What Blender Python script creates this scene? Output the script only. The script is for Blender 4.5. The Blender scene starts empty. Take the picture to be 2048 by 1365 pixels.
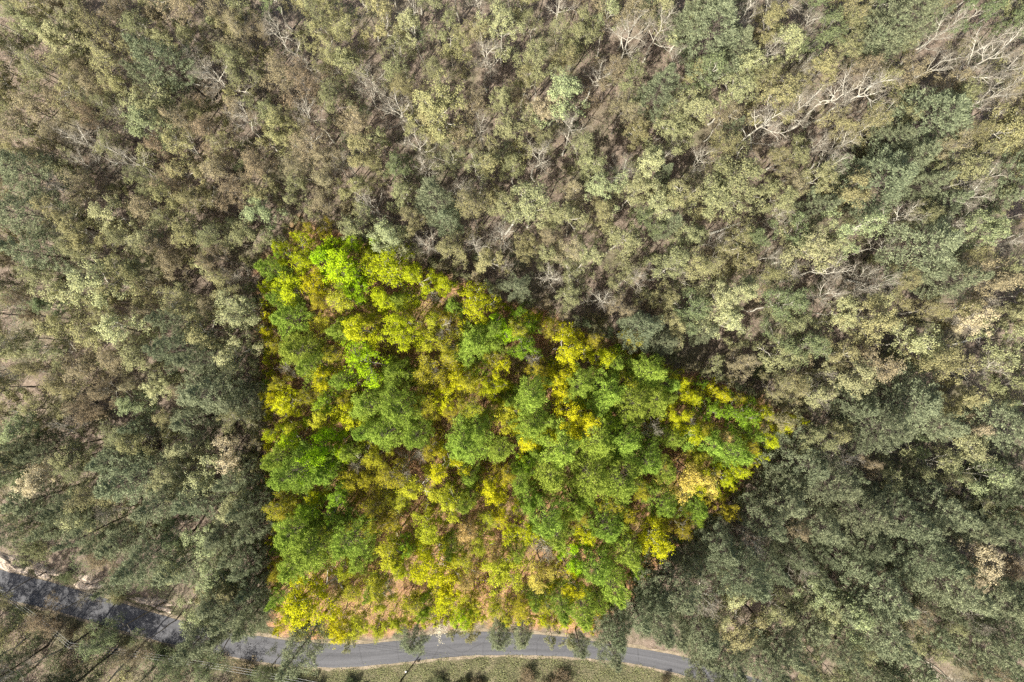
import bpy, math, random
import numpy as np
from math import sin, cos, radians, pi

# ------------------------------------------------------------------ camera, sky, sun, exposure
S = bpy.context.scene
C = S.collection
CAM_H = 120.0            # metres above the ground, looking straight down
PX = 1024 / 90.0         # photo pixels per metre on the ground
cam_d = bpy.data.cameras.new('camera')
cam = bpy.data.objects.new('camera', cam_d)
C.objects.link(cam)
cam.location = (0, 0, CAM_H)
cam.rotation_euler = (0, 0, 0)
cam_d.lens = 24; cam_d.sensor_width = 36
cam_d.clip_start = 1; cam_d.clip_end = 3000
S.camera = cam

SUN_EL = 50.0
SUN_AZ = math.atan2(-0.60, -0.80)     # the sun stands toward the lower left corner of the photo
W = bpy.data.worlds.new("World"); S.world = W; W.use_nodes = True
nt = W.node_tree; nt.nodes.clear()
sky = nt.nodes.new('ShaderNodeTexSky'); sky.sky_type = 'NISHITA'; sky.sun_disc = False
sky.sun_elevation = radians(SUN_EL); sky.sun_rotation = SUN_AZ
sky.dust_density = 4.0; sky.ozone_density = 0.4
bg = nt.nodes.new('ShaderNodeBackground'); bg.inputs[1].default_value = 0.08
wo = nt.nodes.new('ShaderNodeOutputWorld')
nt.links.new(sky.outputs[0], bg.inputs[0]); nt.links.new(bg.outputs[0], wo.inputs[0])
sd = bpy.data.lights.new('sun', 'SUN'); sd.energy = 5.0; sd.angle = radians(0.5); sd.color = (1, 0.955, 0.88)
sun = bpy.data.objects.new('sun', sd); C.objects.link(sun)
from mathutils import Vector
sv = Vector((sin(SUN_AZ) * cos(radians(SUN_EL)), cos(SUN_AZ) * cos(radians(SUN_EL)), sin(radians(SUN_EL))))
sun.rotation_euler = sv.to_track_quat('Z', 'Y').to_euler()
S.view_settings.view_transform = 'Standard'; S.view_settings.look = 'None'
S.view_settings.exposure = 1.0; S.view_settings.gamma = 1.0
S.cycles.max_bounces = 5; S.cycles.diffuse_bounces = 3; S.cycles.transmission_bounces = 3
S.cycles.use_denoising = False

# ------------------------------------------------------------------ photo geometry
def ground(px, py, h=0.0):            # a photo pixel seen at height h -> world x, y
    k = (CAM_H - h) / CAM_H / PX
    return (px - 1024) * k, (682.5 - py) * k
def pix(x, y, h=0.0):
    k = CAM_H / (CAM_H - h) * PX
    return 1024 + x * k, 682.5 - y * k

PLOT = [(605, 438), (1614, 837), (1179, 1272), (1100, 1256), (1040, 1252), (880, 1252), (820, 1258), (720, 1278), (640, 1276), (543, 1270), (528, 1000), (510, 538)]
ROAD_UP = [(-420, 1010), (-200, 1075), (0, 1140), (100, 1164), (190, 1190), (270, 1215), (350, 1238), (441, 1262), (510, 1272), (600, 1284), (700, 1290), (793, 1283), (858, 1269), (940, 1263), (1020, 1264), (1131, 1274), (1261, 1295), (1348, 1309), (1420, 1328), (1560, 1372), (1800, 1450), (2200, 1600)]
ROAD_LO = [(-420, 1066), (-200, 1131), (0, 1196), (90, 1216), (165, 1237), (245, 1262), (325, 1285), (415, 1303), (500, 1321), (590, 1334), (690, 1336), (790, 1327), (860, 1318), (940, 1311), (1020, 1310), (1131, 1313), (1250, 1324), (1348, 1345), (1400, 1362), (1540, 1410), (1780, 1490), (2180, 1650)]
PA = np.array(PLOT, float)
def seg_dist(p, A, closed=True):
    p = np.asarray(p, float)
    a = A; b = np.roll(A, -1, 0)
    if not closed: a, b = A[:-1], A[1:]
    d = b - a; t = np.clip(((p - a) * d).sum(1) / (d * d).sum(1), 0, 1)
    q = a + d * t[:, None]; r = np.hypot(*(p - q).T); i = r.argmin()
    return r[i], q[i]
def inside(p, A=PA):
    x, y = p; c = False; n = len(A)
    for i in range(n):
        x1, y1 = A[i]; x2, y2 = A[(i + 1) % n]
        if (y1 > y) != (y2 > y) and x < (x2 - x1) * (y - y1) / (y2 - y1) + x1: c = not c
    return c
def sdist(p):
    d, q = seg_dist(p, PA)
    return (d if inside(p) else -d), q
def road_y(px):
    u = np.interp(px, [a for a, b in ROAD_UP], [b for a, b in ROAD_UP])
    l = np.interp(px, [a for a, b in ROAD_LO], [b for a, b in ROAD_LO])
    return u, l
def on_road(px, py, m=8):
    u, l = road_y(px)
    return u - m < py < l + m
def terrain(x, y):
    x = np.asarray(x, float); y = np.asarray(y, float)
    px = 1024 + x * PX; py = 682.5 - y * PX
    mid = np.interp(px, [(a[0]) for a in ROAD_UP], [(a[1] + b[1]) / 2 for a, b in zip(ROAD_UP, ROAD_LO)])
    m = np.clip((np.abs(py - mid) - 90) / 200, 0, 1)
    m = m * m * (3 - 2 * m)
    return m * (0.8 * np.sin(x * .07 + 1) * np.cos(y * .09) + .35 * np.sin(x * .21 + y * .17) + .12 * np.sin(x * .7) * np.cos(y * .63 + 1))

# ------------------------------------------------------------------ materials
def new_mat(name):
    m = bpy.data.materials.new(name); m.use_nodes = True
    n = m.node_tree; n.nodes.clear()
    return m, n, n.nodes.new
def leaf_mat(name, col, hue=.011, val=.35, trans=.3, col2=None):
    m, n, N = new_mat(name); L = n.links.new
    geo = N('ShaderNodeNewGeometry'); oi = N('ShaderNodeObjectInfo')
    ramp = N('ShaderNodeMix'); ramp.data_type = 'RGBA'
    ramp.inputs[6].default_value = (*col, 1)
    c2 = col2 or (col[0] * 1.22, col[1] * 1.14, col[2] * .95)
    ramp.inputs[7].default_value = (*c2, 1)
    L(geo.outputs['Random Per Island'], ramp.inputs[0])
    hs = N('ShaderNodeHueSaturation')
    def mr(src, a, b):
        r = N('ShaderNodeMapRange'); r.inputs[3].default_value = a; r.inputs[4].default_value = b
        L(src, r.inputs[0]); return r.outputs[0]
    L(mr(oi.outputs['Random'], .5 - hue, .5 + hue), hs.inputs['Hue'])
    mul = N('ShaderNodeMath'); mul.operation = 'MULTIPLY'
    sp = N('ShaderNodeMath'); sp.operation = 'MULTIPLY'; sp.inputs[1].default_value = 7.31
    fr = N('ShaderNodeMath'); fr.operation = 'FRACT'
    L(oi.outputs['Random'], sp.inputs[0]); L(sp.outputs[0], fr.inputs[0])
    L(mr(geo.outputs['Random Per Island'], 1 - val, 1 + val * .7), mul.inputs[0])
    L(mr(fr.outputs[0], .82, 1.15), mul.inputs[1])
    L(mul.outputs[0], hs.inputs['Value']); L(ramp.outputs[2], hs.inputs['Color'])
    d = N('ShaderNodeBsdfDiffuse'); t = N('ShaderNodeBsdfTranslucent'); mx = N('ShaderNodeMixShader')
    mx.inputs[0].default_value = trans
    L(hs.outputs[0], d.inputs[0]); L(hs.outputs[0], t.inputs[0])
    L(d.outputs[0], mx.inputs[1]); L(t.outputs[0], mx.inputs[2])
    o = N('ShaderNodeOutputMaterial'); L(mx.outputs[0], o.inputs[0])
    return m
def noise_mat(name, cols, scales, rough=.9, bump=.3, bscale=6, coord='Object'):
    """cols: stops of a ramp driven by a mix of noises of the given scales"""
    m, n, N = new_mat(name); L = n.links.new
    tc = N('ShaderNodeTexCoord'); out = None
    for i, s in enumerate(scales):
        nz = N('ShaderNodeTexNoise'); nz.inputs['Scale'].default_value = s; nz.inputs['Detail'].default_value = 6
        nz.inputs['Roughness'].default_value = .65
        L(tc.outputs[coord], nz.inputs['Vector'])
        if out is None: out = nz.outputs[0]
        else:
            mx = N('ShaderNodeMix'); mx.inputs[0].default_value = .5
            L(out, mx.inputs[2]); L(nz.outputs[0], mx.inputs[3]); out = mx.outputs[0]
    cr = N('ShaderNodeValToRGB'); e = cr.color_ramp.elements
    ps = np.linspace(.36, .64, len(cols))
    e[0].position = ps[0]; e[0].color = (*cols[0], 1); e[1].position = ps[-1]; e[1].color = (*cols[-1], 1)
    for p, c in zip(ps[1:-1], cols[1:-1]):
        x = e.new(p); x.color = (*c, 1)
    L(out, cr.inputs[0])
    b = N('ShaderNodeBsdfPrincipled'); b.inputs['Roughness'].default_value = rough
    b.inputs['Specular IOR Level'].default_value = .2
    L(cr.outputs[0], b.inputs['Base Color'])
    bn = N('ShaderNodeTexNoise'); bn.inputs['Scale'].default_value = bscale; bn.inputs['Detail'].default_value = 4
    L(tc.outputs[coord], bn.inputs['Vector'])
    bu = N('ShaderNodeBump'); bu.inputs['Strength'].default_value = bump; bu.inputs['Distance'].default_value = .15
    L(bn.outputs[0], bu.inputs['Height']); L(bu.outputs[0], b.inputs['Normal'])
    o = N('ShaderNodeOutputMaterial'); L(b.outputs[0], o.inputs[0])
    return m, n, cr, b

BARK = noise_mat('bark_grey', [(.10, .085, .07), (.20, .18, .15), (.33, .31, .26)], [1.2, 9], bump=.5, bscale=14)[0]
BARK_PALE = noise_mat('bark_pale', [(.34, .31, .24), (.52, .49, .40), (.66, .63, .53)], [1.5, 8], bump=.4, bscale=14)[0]
BARK_DARK = noise_mat('bark_pine', [(.05, .04, .032), (.10, .08, .065), (.16, .135, .11)], [1.5, 10], bump=.6, bscale=14)[0]
TWIG = noise_mat('twig_brown', [(.15, .125, .09), (.23, .195, .145)], [3], bump=0)[0]
TWIG_PALE = noise_mat('twig_grey', [(.27, .235, .18), (.40, .36, .28)], [3], bump=0)[0]
LM = {  # muted woods
 'olive': leaf_mat('leaf_olive', (.26, .275, .15)), 'pale': leaf_mat('leaf_pale_olive', (.38, .40, .225)),
 'mint': leaf_mat('leaf_pale_green', (.29, .34, .19)), 'tan': leaf_mat('leaf_tan', (.31, .28, .18)),
 'khaki': leaf_mat('leaf_khaki', (.30, .295, .155)), 'green': leaf_mat('leaf_soft_green', (.18, .225, .12)),
 'cream': leaf_mat('leaf_cream', (.48, .43, .30)), 'brown': leaf_mat('leaf_bud_brown', (.24, .20, .135)),
 'pine': leaf_mat('needle_grey_green', (.205, .235, .140), hue=.012, col2=(.27, .295, .165)),
 'darkpine': leaf_mat('needle_dark_green', (.095, .12, .065), hue=.015, col2=(.13, .15, .08)),
 # the vivid plot
 'lime': leaf_mat('leaf_lime', (.30, .46, .016)), 'ygreen': leaf_mat('leaf_yellow_green', (.38, .43, .018)),
 'yellow': leaf_mat('leaf_yellow', (.47, .48, .018)), 'gold': leaf_mat('leaf_gold', (.34, .32, .03)),
 'lemon': leaf_mat('leaf_lemon', (.66, .56, .13)), 'vgreen': leaf_mat('leaf_vivid_green', (.21, .33, .03)),
 'moss': leaf_mat('leaf_moss_yellow', (.38, .41, .035)), 'peach': leaf_mat('leaf_peach', (.48, .37, .14)),
 'vpine': leaf_mat('needle_vivid_green', (.235, .345, .045), hue=.015, col2=(.35, .44, .07)),
 'white': leaf_mat('blossom_white', (.75, .72, .6), val=.1),
}

# ------------------------------------------------------------------ mesh building
class MB:
    def __init__(s): s.v = []; s.f = []; s.m = []; s.n = 0
    def add(s, v, f, mi=0):
        s.v.append(np.asarray(v, float)); s.f.append(np.asarray(f, int) + s.n); s.m.append(np.full(len(f), mi)); s.n += len(v)
    def tube(s, P, R, k=4, mi=0):
        P = np.asarray(P, float); R = np.asarray(R, float); n = len(P)
        T = np.gradient(P, axis=0); T /= np.linalg.norm(T, axis=1)[:, None] + 1e-9
        up = np.array([0, 0, 1.]) if abs(T[0, 2]) < .9 else np.array([1., 0, 0])
        A = np.cross(T, up); A /= np.linalg.norm(A, axis=1)[:, None] + 1e-9; B = np.cross(T, A)
        an = np.arange(k) * 2 * pi / k
        V = P[:, None] + R[:, None, None] * (np.cos(an)[None, :, None] * A[:, None] + np.sin(an)[None, :, None] * B[:, None])
        i = np.arange(n - 1)[:, None] * k; j = np.arange(k)[None]; j2 = (j + 1) % k
        F = np.stack([i + j, i + j2, i + k + j2, i + k + j], -1).reshape(-1, 4)
        s.add(V.reshape(-1, 3), F, mi)
    def leaves(s, P, L, Wd, rng, mi=0, up=.6, axis=None, out=None):
        """one kite-shaped leaf spray at each point"""
        P = np.asarray(P, float); n = len(P)
        nr = rng.normal(size=(n, 3)); nr[:, 2] = np.abs(nr[:, 2]) + up
        if out is not None: nr = nr * .38 + out * 1.0 + np.array([0, 0, .25])
        nr /= np.linalg.norm(nr, axis=1)[:, None]
        a = rng.normal(size=(n, 3)) if axis is None else axis + rng.normal(size=(n, 3)) * .35
        a -= (a * nr).sum(1)[:, None] * nr; a /= np.linalg.norm(a, axis=1)[:, None] + 1e-9
        b = np.cross(nr, a)
        l = (L * rng.uniform(.6, 1.3, n))[:, None]; w = (Wd * rng.uniform(.6, 1.3, n))[:, None]
        V = np.stack([P - a * l * .5, P + b * w * .5 + a * l * .1, P + a * l * .5 + nr * l * .08, P - b * w * .5], 1).reshape(-1, 3)
        s.add(V, np.arange(n * 4).reshape(-1, 4), mi)
    def mesh(s, name, mats):
        V = np.concatenate(s.v); F = np.concatenate(s.f); M = np.concatenate(s.m)
        me = bpy.data.meshes.new(name)
        me.vertices.add(len(V)); me.vertices.foreach_set('co', V.astype(np.float32).ravel())
        me.loops.add(F.size); me.loops.foreach_set('vertex_index', F.astype(np.int32).ravel())
        me.polygons.add(len(F)); me.polygons.foreach_set('loop_start', (np.arange(len(F)) * 4).astype(np.int32))
        me.polygons.foreach_set('material_index', M.astype(np.int32))
        for m in mats: me.materials.append(m)
        me.update(calc_edges=True); me.validate()
        return me

def rot_dir(d, rng, lo, hi):
    """turn a unit vector by an angle between lo and hi degrees about a random side axis"""
    r = rng.normal(size=3); s = np.cross(d, r); s /= np.linalg.norm(s) + 1e-9
    a = radians(rng.uniform(lo, hi)); v = d * cos(a) + s * sin(a)
    return v / np.linalg.norm(v)
def limb(p, d, L, rng, n=5, lift=.15, wig=.12):
    P = [np.array(p, float)]; d = np.array(d, float)
    for _ in range(n - 1):
        d = d + rng.normal(size=3) * wig; d[2] += lift; d /= np.linalg.norm(d)
        P.append(P[-1] + d * L / (n - 1))
    return np.array(P), d

def broadleaf(seed, H=20, R=4, bole=.5, nl=8, lpt=6, lsize=.30, twigs=3, dens=1.0, lean=.02, thick=.19, wig=.16, lr=.03):
    """returns trunk mesh builder, crown mesh builder (0 leaves, 1 twigs)"""
    g = np.random.default_rng(seed); T = MB(); K = MB()
    zs = np.linspace(0, H * .88, 9); off = np.cumsum(g.normal(size=(9, 2)) * H * lean * .6, 0); off -= off[0]
    P = np.column_stack([off, zs]); rad = np.interp(zs, [0, H * .04, H * .9], [thick * 1.5, thick, .03]); T.tube(P, rad, 7)
    at = lambda z: np.array([np.interp(z, zs, P[:, i]) for i in range(3)])
    ends = []
    az0 = g.uniform(0, 6.28)
    for i in range(nl):
        u = (i + g.uniform(-.2, .2)) / nl; u = min(max(u, 0), 1)
        z = H * (bole + (.86 - bole) * u); az = az0 + i * 2.4 + g.uniform(-.4, .4)
        el = radians(22 + 50 * u + g.uniform(-8, 8))
        L = R * g.uniform(.75, 1.18) * (1.12 - .5 * u)
        p0 = at(z); r0 = np.interp(z, zs, rad) * .6
        Q, d = limb(p0, (cos(az) * cos(el), sin(az) * cos(el), sin(el)), L, g, 6, .07, wig)
        T.tube(Q, np.linspace(max(r0, lr * 2.2), lr, 6), 5)
        for fr in (.3, .48, .64, .8, .92, 1):
            b = np.array([np.interp(fr * 5, range(6), Q[:, k]) for k in range(3)])
            dd = Q[min(int(fr * 5) + 1, 5)] - Q[min(int(fr * 5), 4)]; dd /= np.linalg.norm(dd)
            Q2, d2 = limb(b, rot_dir(dd, g, 25, 60) if fr < 1 else dd, L * g.uniform(.28, .48) * (1.15 - .4 * fr), g, 4, .10, .2)
            T.tube(Q2, np.linspace(.045, .018, 4), 4)
            for f3 in (.35, .6, .85, 1):
                b3 = np.array([np.interp(f3 * 3, range(4), Q2[:, k]) for k in range(3)])
                Q3, d3 = limb(b3, rot_dir(d2, g, 20, 65), g.uniform(.5, 1.1) * R / 4, g, 3, .10, .2)
                K.tube(Q3, [.018, .014, .008], 3, 1)
                for _ in range(twigs):
                    q = Q3[g.integers(1, 3)]; e = q + rot_dir(d3, g, 15, 70) * g.uniform(.3, .7) * R / 4
                    K.tube([q, e], [.010, .006], 3, 1)
                    ends.append((q + e) / 2 if g.random() < .3 else e)
    ends = np.array(ends)
    if lpt:
        keep = g.random(len(ends)) < dens; E = ends[keep]
        # whole twig groups flush unevenly, which leaves holes
        ph = np.sin(E[:, 0] * 1.7 + seed) * np.cos(E[:, 1] * 1.9 + seed * 2) + .5 * np.sin(E[:, 2] * 1.3)
        E = E[ph > -.75]
        PP = np.repeat(E, lpt, 0); of = g.normal(size=PP.shape); PP = PP + of * np.array([.22, .22, .15]) * R / 4
        ctr = np.array([0, 0, H * .72]); o2 = (PP - ctr) / np.array([R, R, H * .3])
        K.leaves(PP, np.full(len(PP), lsize), np.full(len(PP), lsize * .75), g, 0, .5, None, of * .45 + o2 * .45)
    return T, K

def pine(seed, H=23, R=4.2, bole=.34, nb=5):
    g = np.random.default_rng(seed); T = MB(); K = MB()
    zs = np.linspace(0, H, 9); off = np.cumsum(g.normal(size=(9, 2)) * .12, 0); off -= off[0]
    P = np.column_stack([off, zs]); rad = np.interp(zs, [0, H * .03, H], [.34, .24, .02]); T.tube(P, rad, 8)
    at = lambda z: np.array([np.interp(z, zs, P[:, i]) for i in range(3)])
    z = H * bole; pts = []; axs = []; con = g.uniform(.8, 1.25); a00 = g.uniform(0, 6.28); arm = g.uniform(.62, 1.2, nb)
    while z < H - .3:
        u = (z - H * bole) / (H * (1 - bole)); n = nb; a0 = a00 + g.normal() * .13
        Lm = R * (min(1, .62 + u * 1.6) if u < .25 else ((1 - u) / .75) ** con) + .3
        for i in range(n):
            az = a0 + i * 2 * pi / n + g.uniform(-.16, .16); L = Lm * arm[i] * g.uniform(.8, 1.2)
            el = radians(-4 + 42 * u * u + g.uniform(-7, 9))
            Q, d = limb(at(z + g.uniform(-.2, .2)), (cos(az) * cos(el), sin(az) * cos(el), sin(el)), L, g, 5, .06, .07)
            T.tube(Q, np.linspace(.045 * (1 - u) + .02, .01, 5), 4)
            fwd = Q[-1] - Q[0]; fwd /= np.linalg.norm(fwd); sv_ = np.cross(fwd, (0, 0, 1.)); sv_ /= np.linalg.norm(sv_)
            m = max(2, int(L / .62))
            for k in range(m):
                fr = .34 + .66 * (k + .6) / m
                b = np.array([np.interp(fr * 4, range(5), Q[:, c]) for c in range(3)])
                w = (.26 * L * (1.3 - fr) + .12)
                for sgn in ((-1, 1) if k < m - 1 else (-.6, .6, 0)):
                    dirv = fwd * .7 + sv_ * sgn * .8 + np.array([0, 0, .3]); dirv /= np.linalg.norm(dirv)
                    e = b + dirv * w * g.uniform(.7, 1.2)
                    K.tube([b, e], [.014, .008], 3, 1)
                    pts.append(e); axs.append(dirv)
        z += g.uniform(.95, 1.5)
    pts = np.array(pts); axs = np.array(axs); n = 17
    of = g.normal(size=(len(pts) * n, 3)); AX = np.repeat(axs, n, 0)
    PP = np.repeat(pts, n, 0) + of * np.array([.15, .15, .10]) + AX * g.uniform(-.32, .30, len(AX))[:, None]
    K.leaves(PP, np.full(len(PP), .33), np.full(len(PP), .10), g, 0, .35, AX + np.array([0, 0, .2]), of * .6)
    return T, K

def bush(seed, H=4.5, R=1.7, n=6, lpt=7, lsize=.17):
    g = np.random.default_rng(seed); T = MB(); K = MB(); ends = []
    for i in range(n):
        az = i * 2.4 + g.uniform(-.4, .4); el = radians(g.uniform(50, 80))
        Q, d = limb((g.normal() * .08, g.normal() * .08, 0), (cos(az) * cos(el), sin(az) * cos(el), sin(el)), H * g.uniform(.7, 1), g, 6, -.02, .1)
        T.tube(Q, np.linspace(.045, .012, 6), 4)
        for fr in np.linspace(.25, 1, 8):
            b = np.array([np.interp(fr * 5, range(6), Q[:, k]) for k in range(3)])
            Q2, d2 = limb(b, rot_dir(d, g, 35, 80), R * g.uniform(.35, .7), g, 3, .03, .2)
            K.tube(Q2, [.014, .010, .006], 3, 1)
            for _ in range(4):
                q = Q2[g.integers(1, 3)]; e = q + rot_dir(d2, g, 15, 70) * g.uniform(.2, .5)
                K.tube([q, e], [.007, .005], 3, 1); ends.append(e)
    if lpt:
        E = np.repeat(np.array(ends), lpt, 0); E = E + g.normal(size=E.shape) * .2; E[:, 2] = np.maximum(E[:, 2], .1)
        K.leaves(E, np.full(len(E), lsize), np.full(len(E), lsize * .6), g, 0, .5)
    return T, K

# each variant: trunk mesh, crown mesh, height, crown radius, height at which the crown is seen from above
VAR = {}
def reg(kind, T, K, H, R, hc, bark, tw):
    VAR.setdefault(kind, []).append((T.mesh(kind + '_trunk', [bark]), K.mesh(kind + '_crown', [LM['olive'], tw]), H, R, hc))
for i in range(9):
    reg('leafing', *broadleaf(100 + i, 20, 4, .48, 8 + i % 3, 12, .215, 3, .95), 20, 4, 15.5, BARK if i % 2 else BARK_PALE, TWIG)
for i in range(9):
    reg('budding', *broadleaf(200 + i, 20, 4, .50, 8 + i % 3, 8, .18, 4, .9), 20, 4, 15.5, BARK if i % 3 else BARK_PALE, TWIG_PALE if i % 2 else TWIG)
for i in range(6):
    reg('bare', *broadleaf(300 + i, 20, 4, .42, 9, 0, .2, 7, 1, .03, .22, .10, .033), 20, 4, 14.5, BARK_PALE, TWIG_PALE)
for i in range(6):
    reg('young', *broadleaf(700 + i, 15, 2, .45, 7, 7, .19, 2, .95, .02, .10), 15, 2, 11.5, BARK, TWIG)
for i in range(7):
    reg('pine', *pine(400 + i, nb=(6, 7, 8)[i % 3]), 23, 4.2, 15.5, BARK_DARK, BARK_DARK)
for i in range(6):
    reg('sapling', *bush(500 + i), 4.5, 1.9, 3.4, BARK, TWIG)
for i in range(3):
    reg('shrub', *bush(600 + i, 1.8, 1.6, 9, 8, .15), 1.8, 1.5, 1.2, BARK, TWIG)
NAMES = {'leafing': 'leafing_tree', 'budding': 'budding_tree', 'bare': 'bare_tree', 'pine': 'pine_tree', 'sapling': 'sapling', 'shrub': 'shrub', 'young': 'young_tree'}

# ------------------------------------------------------------------ ground, road and verge
def link(o, **kw):
    C.objects.link(o)
    for k, v in kw.items(): o[k] = v
    return o
def smooth(me):
    me.polygons.foreach_set('use_smooth', [True] * len(me.polygons))

gm, gn, gcr, gb = noise_mat('leaf_litter', [(.06, .047, .035), (.14, .108, .08), (.21, .162, .122), (.32, .255, .20)], [1.1, 7], bump=.9, bscale=5)
L = gn.links.new; N = gn.nodes.new
cr2 = N('ShaderNodeValToRGB'); e = cr2.color_ramp.elements
for (p, c), k in zip([(.36, (.13, .065, .03)), (.45, (.25, .135, .07)), (.55, (.38, .22, .115)), (.64, (.50, .33, .19))], range(4)):
    if k in (0, 3): x = e[0 if k == 0 else len(e) - 1]; x.position = p
    else: x = e.new(p)
    x.color = (*c, 1)
L(gcr.inputs[0].links[0].from_socket, cr2.inputs[0])
at_ = N('ShaderNodeAttribute'); at_.attribute_name = 'orange_litter'
mx = N('ShaderNodeMix'); mx.data_type = 'RGBA'
L(at_.outputs['Fac'], mx.inputs[0]); L(gcr.outputs[0], mx.inputs[6]); L(cr2.outputs[0], mx.inputs[7])
# moss and low green growth in patches
mo = N('ShaderNodeTexNoise'); mo.inputs['Scale'].default_value = .11; mo.inputs['Detail'].default_value = 5
tc = N('ShaderNodeTexCoord'); L(tc.outputs['Object'], mo.inputs['Vector'])
mr_ = N('ShaderNodeMapRange'); mr_.inputs[1].default_value = .50; mr_.inputs[2].default_value = .66; mr_.inputs[4].default_value = .55
L(mo.outputs[0], mr_.inputs[0])
mx2 = N('ShaderNodeMix'); mx2.data_type = 'RGBA'; mx2.inputs[7].default_value = (.12, .125, .06, 1)
L(mr_.outputs[0], mx2.inputs[0]); L(mx.outputs[2], mx2.inputs[6]); L(mx2.outputs[2], gb.inputs['Base Color'])

xs = np.concatenate([[-900, -500, -300, -200, -150], np.arange(-125, 125.1, 1.25), [150, 200, 300, 500, 900]])
ys = np.concatenate([[-900, -500, -300, -180, -120], np.arange(-95, 95.1, 1.25), [120, 180, 300, 500, 900]])
X, Y = np.meshgrid(xs, ys); Z = terrain(X, Y)
b = MB(); nx, ny = len(xs), len(ys)
i = np.arange(ny - 1)[:, None] * nx + np.arange(nx - 1)[None]
b.add(np.column_stack([X.ravel(), Y.ravel(), Z.ravel()]), np.stack([i, i + 1, i + nx + 1, i + nx], -1).reshape(-1, 4))
me = b.mesh('ground', [gm]); smooth(me)
att = me.attributes.new('orange_litter', 'FLOAT', 'POINT')
att.data.foreach_set('value', np.array([1.0 if inside((1024 + x * PX + 6 * sin(y), 682.5 - y * PX + 6 * cos(x))) else 0.0 for x, y in zip(X.ravel(), Y.ravel())], np.float32))
link(bpy.data.objects.new('ground', me), kind='structure')

def resample(A, n):
    A = np.array(A, float); t = np.concatenate([[0], np.cumsum(np.hypot(*np.diff(A, axis=0).T))]); s = np.linspace(0, t[-1], n)
    Q = np.column_stack([np.interp(s, t, A[:, 0]), np.interp(s, t, A[:, 1])])
    for _ in range(6): Q[1:-1] = (Q[:-2] + 2 * Q[1:-1] + Q[2:]) / 4
    return Q
def ribbon(name, U, Lo, z, mat, cross=9, rag=0, seed=0, crown=0, **kw):
    n = len(U); g = np.random.default_rng(seed); V = []; uv = []
    for k in range(n):
        a = np.array(ground(*U[k])); c = np.array(ground(*Lo[k]))
        d = (a - c) / np.hypot(*(a - c)); a = a + d * g.uniform(-rag, rag); c = c + d * g.uniform(-rag, rag)
        for j in range(cross):
            t = j / (cross - 1); p = a + (c - a) * t
            V.append((p[0], p[1], z + crown * (1 - (2 * t - 1) ** 2))); uv.append((k, t))
    F = [(k * cross + j, (k + 1) * cross + j, (k + 1) * cross + j + 1, k * cross + j + 1) for k in range(n - 1) for j in range(cross - 1)]
    F = [f[::-1] for f in F]
    b = MB(); b.add(V, F); me = b.mesh(name, [mat]); smooth(me)
    ul = me.uv_layers.new(name='along'); idx = np.zeros(len(me.loops), np.int32); me.loops.foreach_get('vertex_index', idx)
    ul.data.foreach_set('uv', (np.array(uv, float)[idx]).astype(np.float32).ravel())
    if me.polygons[0].normal.z < 0: me.flip_normals()
    return link(bpy.data.objects.new(name, me), **kw)
RU, RL = resample(ROAD_UP, 260), resample(ROAD_LO, 260)
# asphalt: streaks along the traffic direction, tar-filled cracks, worn patches
am, an_, N_ = new_mat('asphalt'); L = an_.links.new
uvn = N_('ShaderNodeUVMap'); uvn.uv_map = 'along'; mp = N_('ShaderNodeMapping'); mp.inputs['Scale'].default_value = (.05, 7, 1)
L(uvn.outputs[0], mp.inputs[0]); n1 = N_('ShaderNodeTexNoise'); n1.inputs['Scale'].default_value = 1; n1.inputs['Detail'].default_value = 6
L(mp.outputs[0], n1.inputs['Vector'])
tcr = N_('ShaderNodeTexCoord'); n2 = N_('ShaderNodeTexNoise'); n2.inputs['Scale'].default_value = 3; n2.inputs['Detail'].default_value = 8; n2.inputs['Roughness'].default_value = .75
L(tcr.outputs['Object'], n2.inputs['Vector'])
m1 = N_('ShaderNodeMix'); m1.inputs[0].default_value = .4; L(n1.outputs[0], m1.inputs[2]); L(n2.outputs[0], m1.inputs[3])
cr = N_('ShaderNodeValToRGB'); e = cr.color_ramp.elements
e[0].position = .35; e[0].color = (.050, .050, .053, 1); e[1].position = .68; e[1].color = (.105, .105, .110, 1); L(m1.outputs[0], cr.inputs[0])
vo = N_('ShaderNodeTexVoronoi'); vo.feature = 'DISTANCE_TO_EDGE'; vo.inputs['Scale'].default_value = .16
nd = N_('ShaderNodeTexNoise'); nd.inputs['Scale'].default_value = .7; nd.inputs['Detail'].default_value = 5; L(tcr.outputs['Object'], nd.inputs['Vector'])
ad = N_('ShaderNodeMix'); ad.data_type = 'VECTOR'; ad.inputs[0].default_value = .25; L(tcr.outputs['Object'], ad.inputs[4]); L(nd.outputs['Color'], ad.inputs[5])
L(ad.outputs[1], vo.inputs['Vector'])
ck = N_('ShaderNodeMapRange'); ck.inputs[2].default_value = .010; ck.inputs[3].default_value = .6; ck.inputs[4].default_value = 0; L(vo.outputs['Distance'], ck.inputs[0])
m2 = N_('ShaderNodeMix'); m2.data_type = 'RGBA'; m2.inputs[7].default_value = (.03, .03, .03, 1); L(ck.outputs[0], m2.inputs[0]); L(cr.outputs[0], m2.inputs[6])
pb = N_('ShaderNodeBsdfPrincipled'); pb.inputs['Roughness'].default_value = .85; L(m2.outputs[2], pb.inputs['Base Color'])
o_ = N_('ShaderNodeOutputMaterial'); L(pb.outputs[0], o_.inputs[0])
ribbon('road', RU, RL, .045, am, 9, .05, 1, .05, kind='structure')
SHM = noise_mat('shoulder_gravel', [(.12, .10, .065), (.22, .18, .12), (.36, .29, .22)], [.9, 7], bump=.5, bscale=12)[0]
o = np.array([0, 6.0])
ribbon('gravel_shoulder', RU - o, RL + o * .9, .026, SHM, 3, .22, 2, kind='structure')
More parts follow.
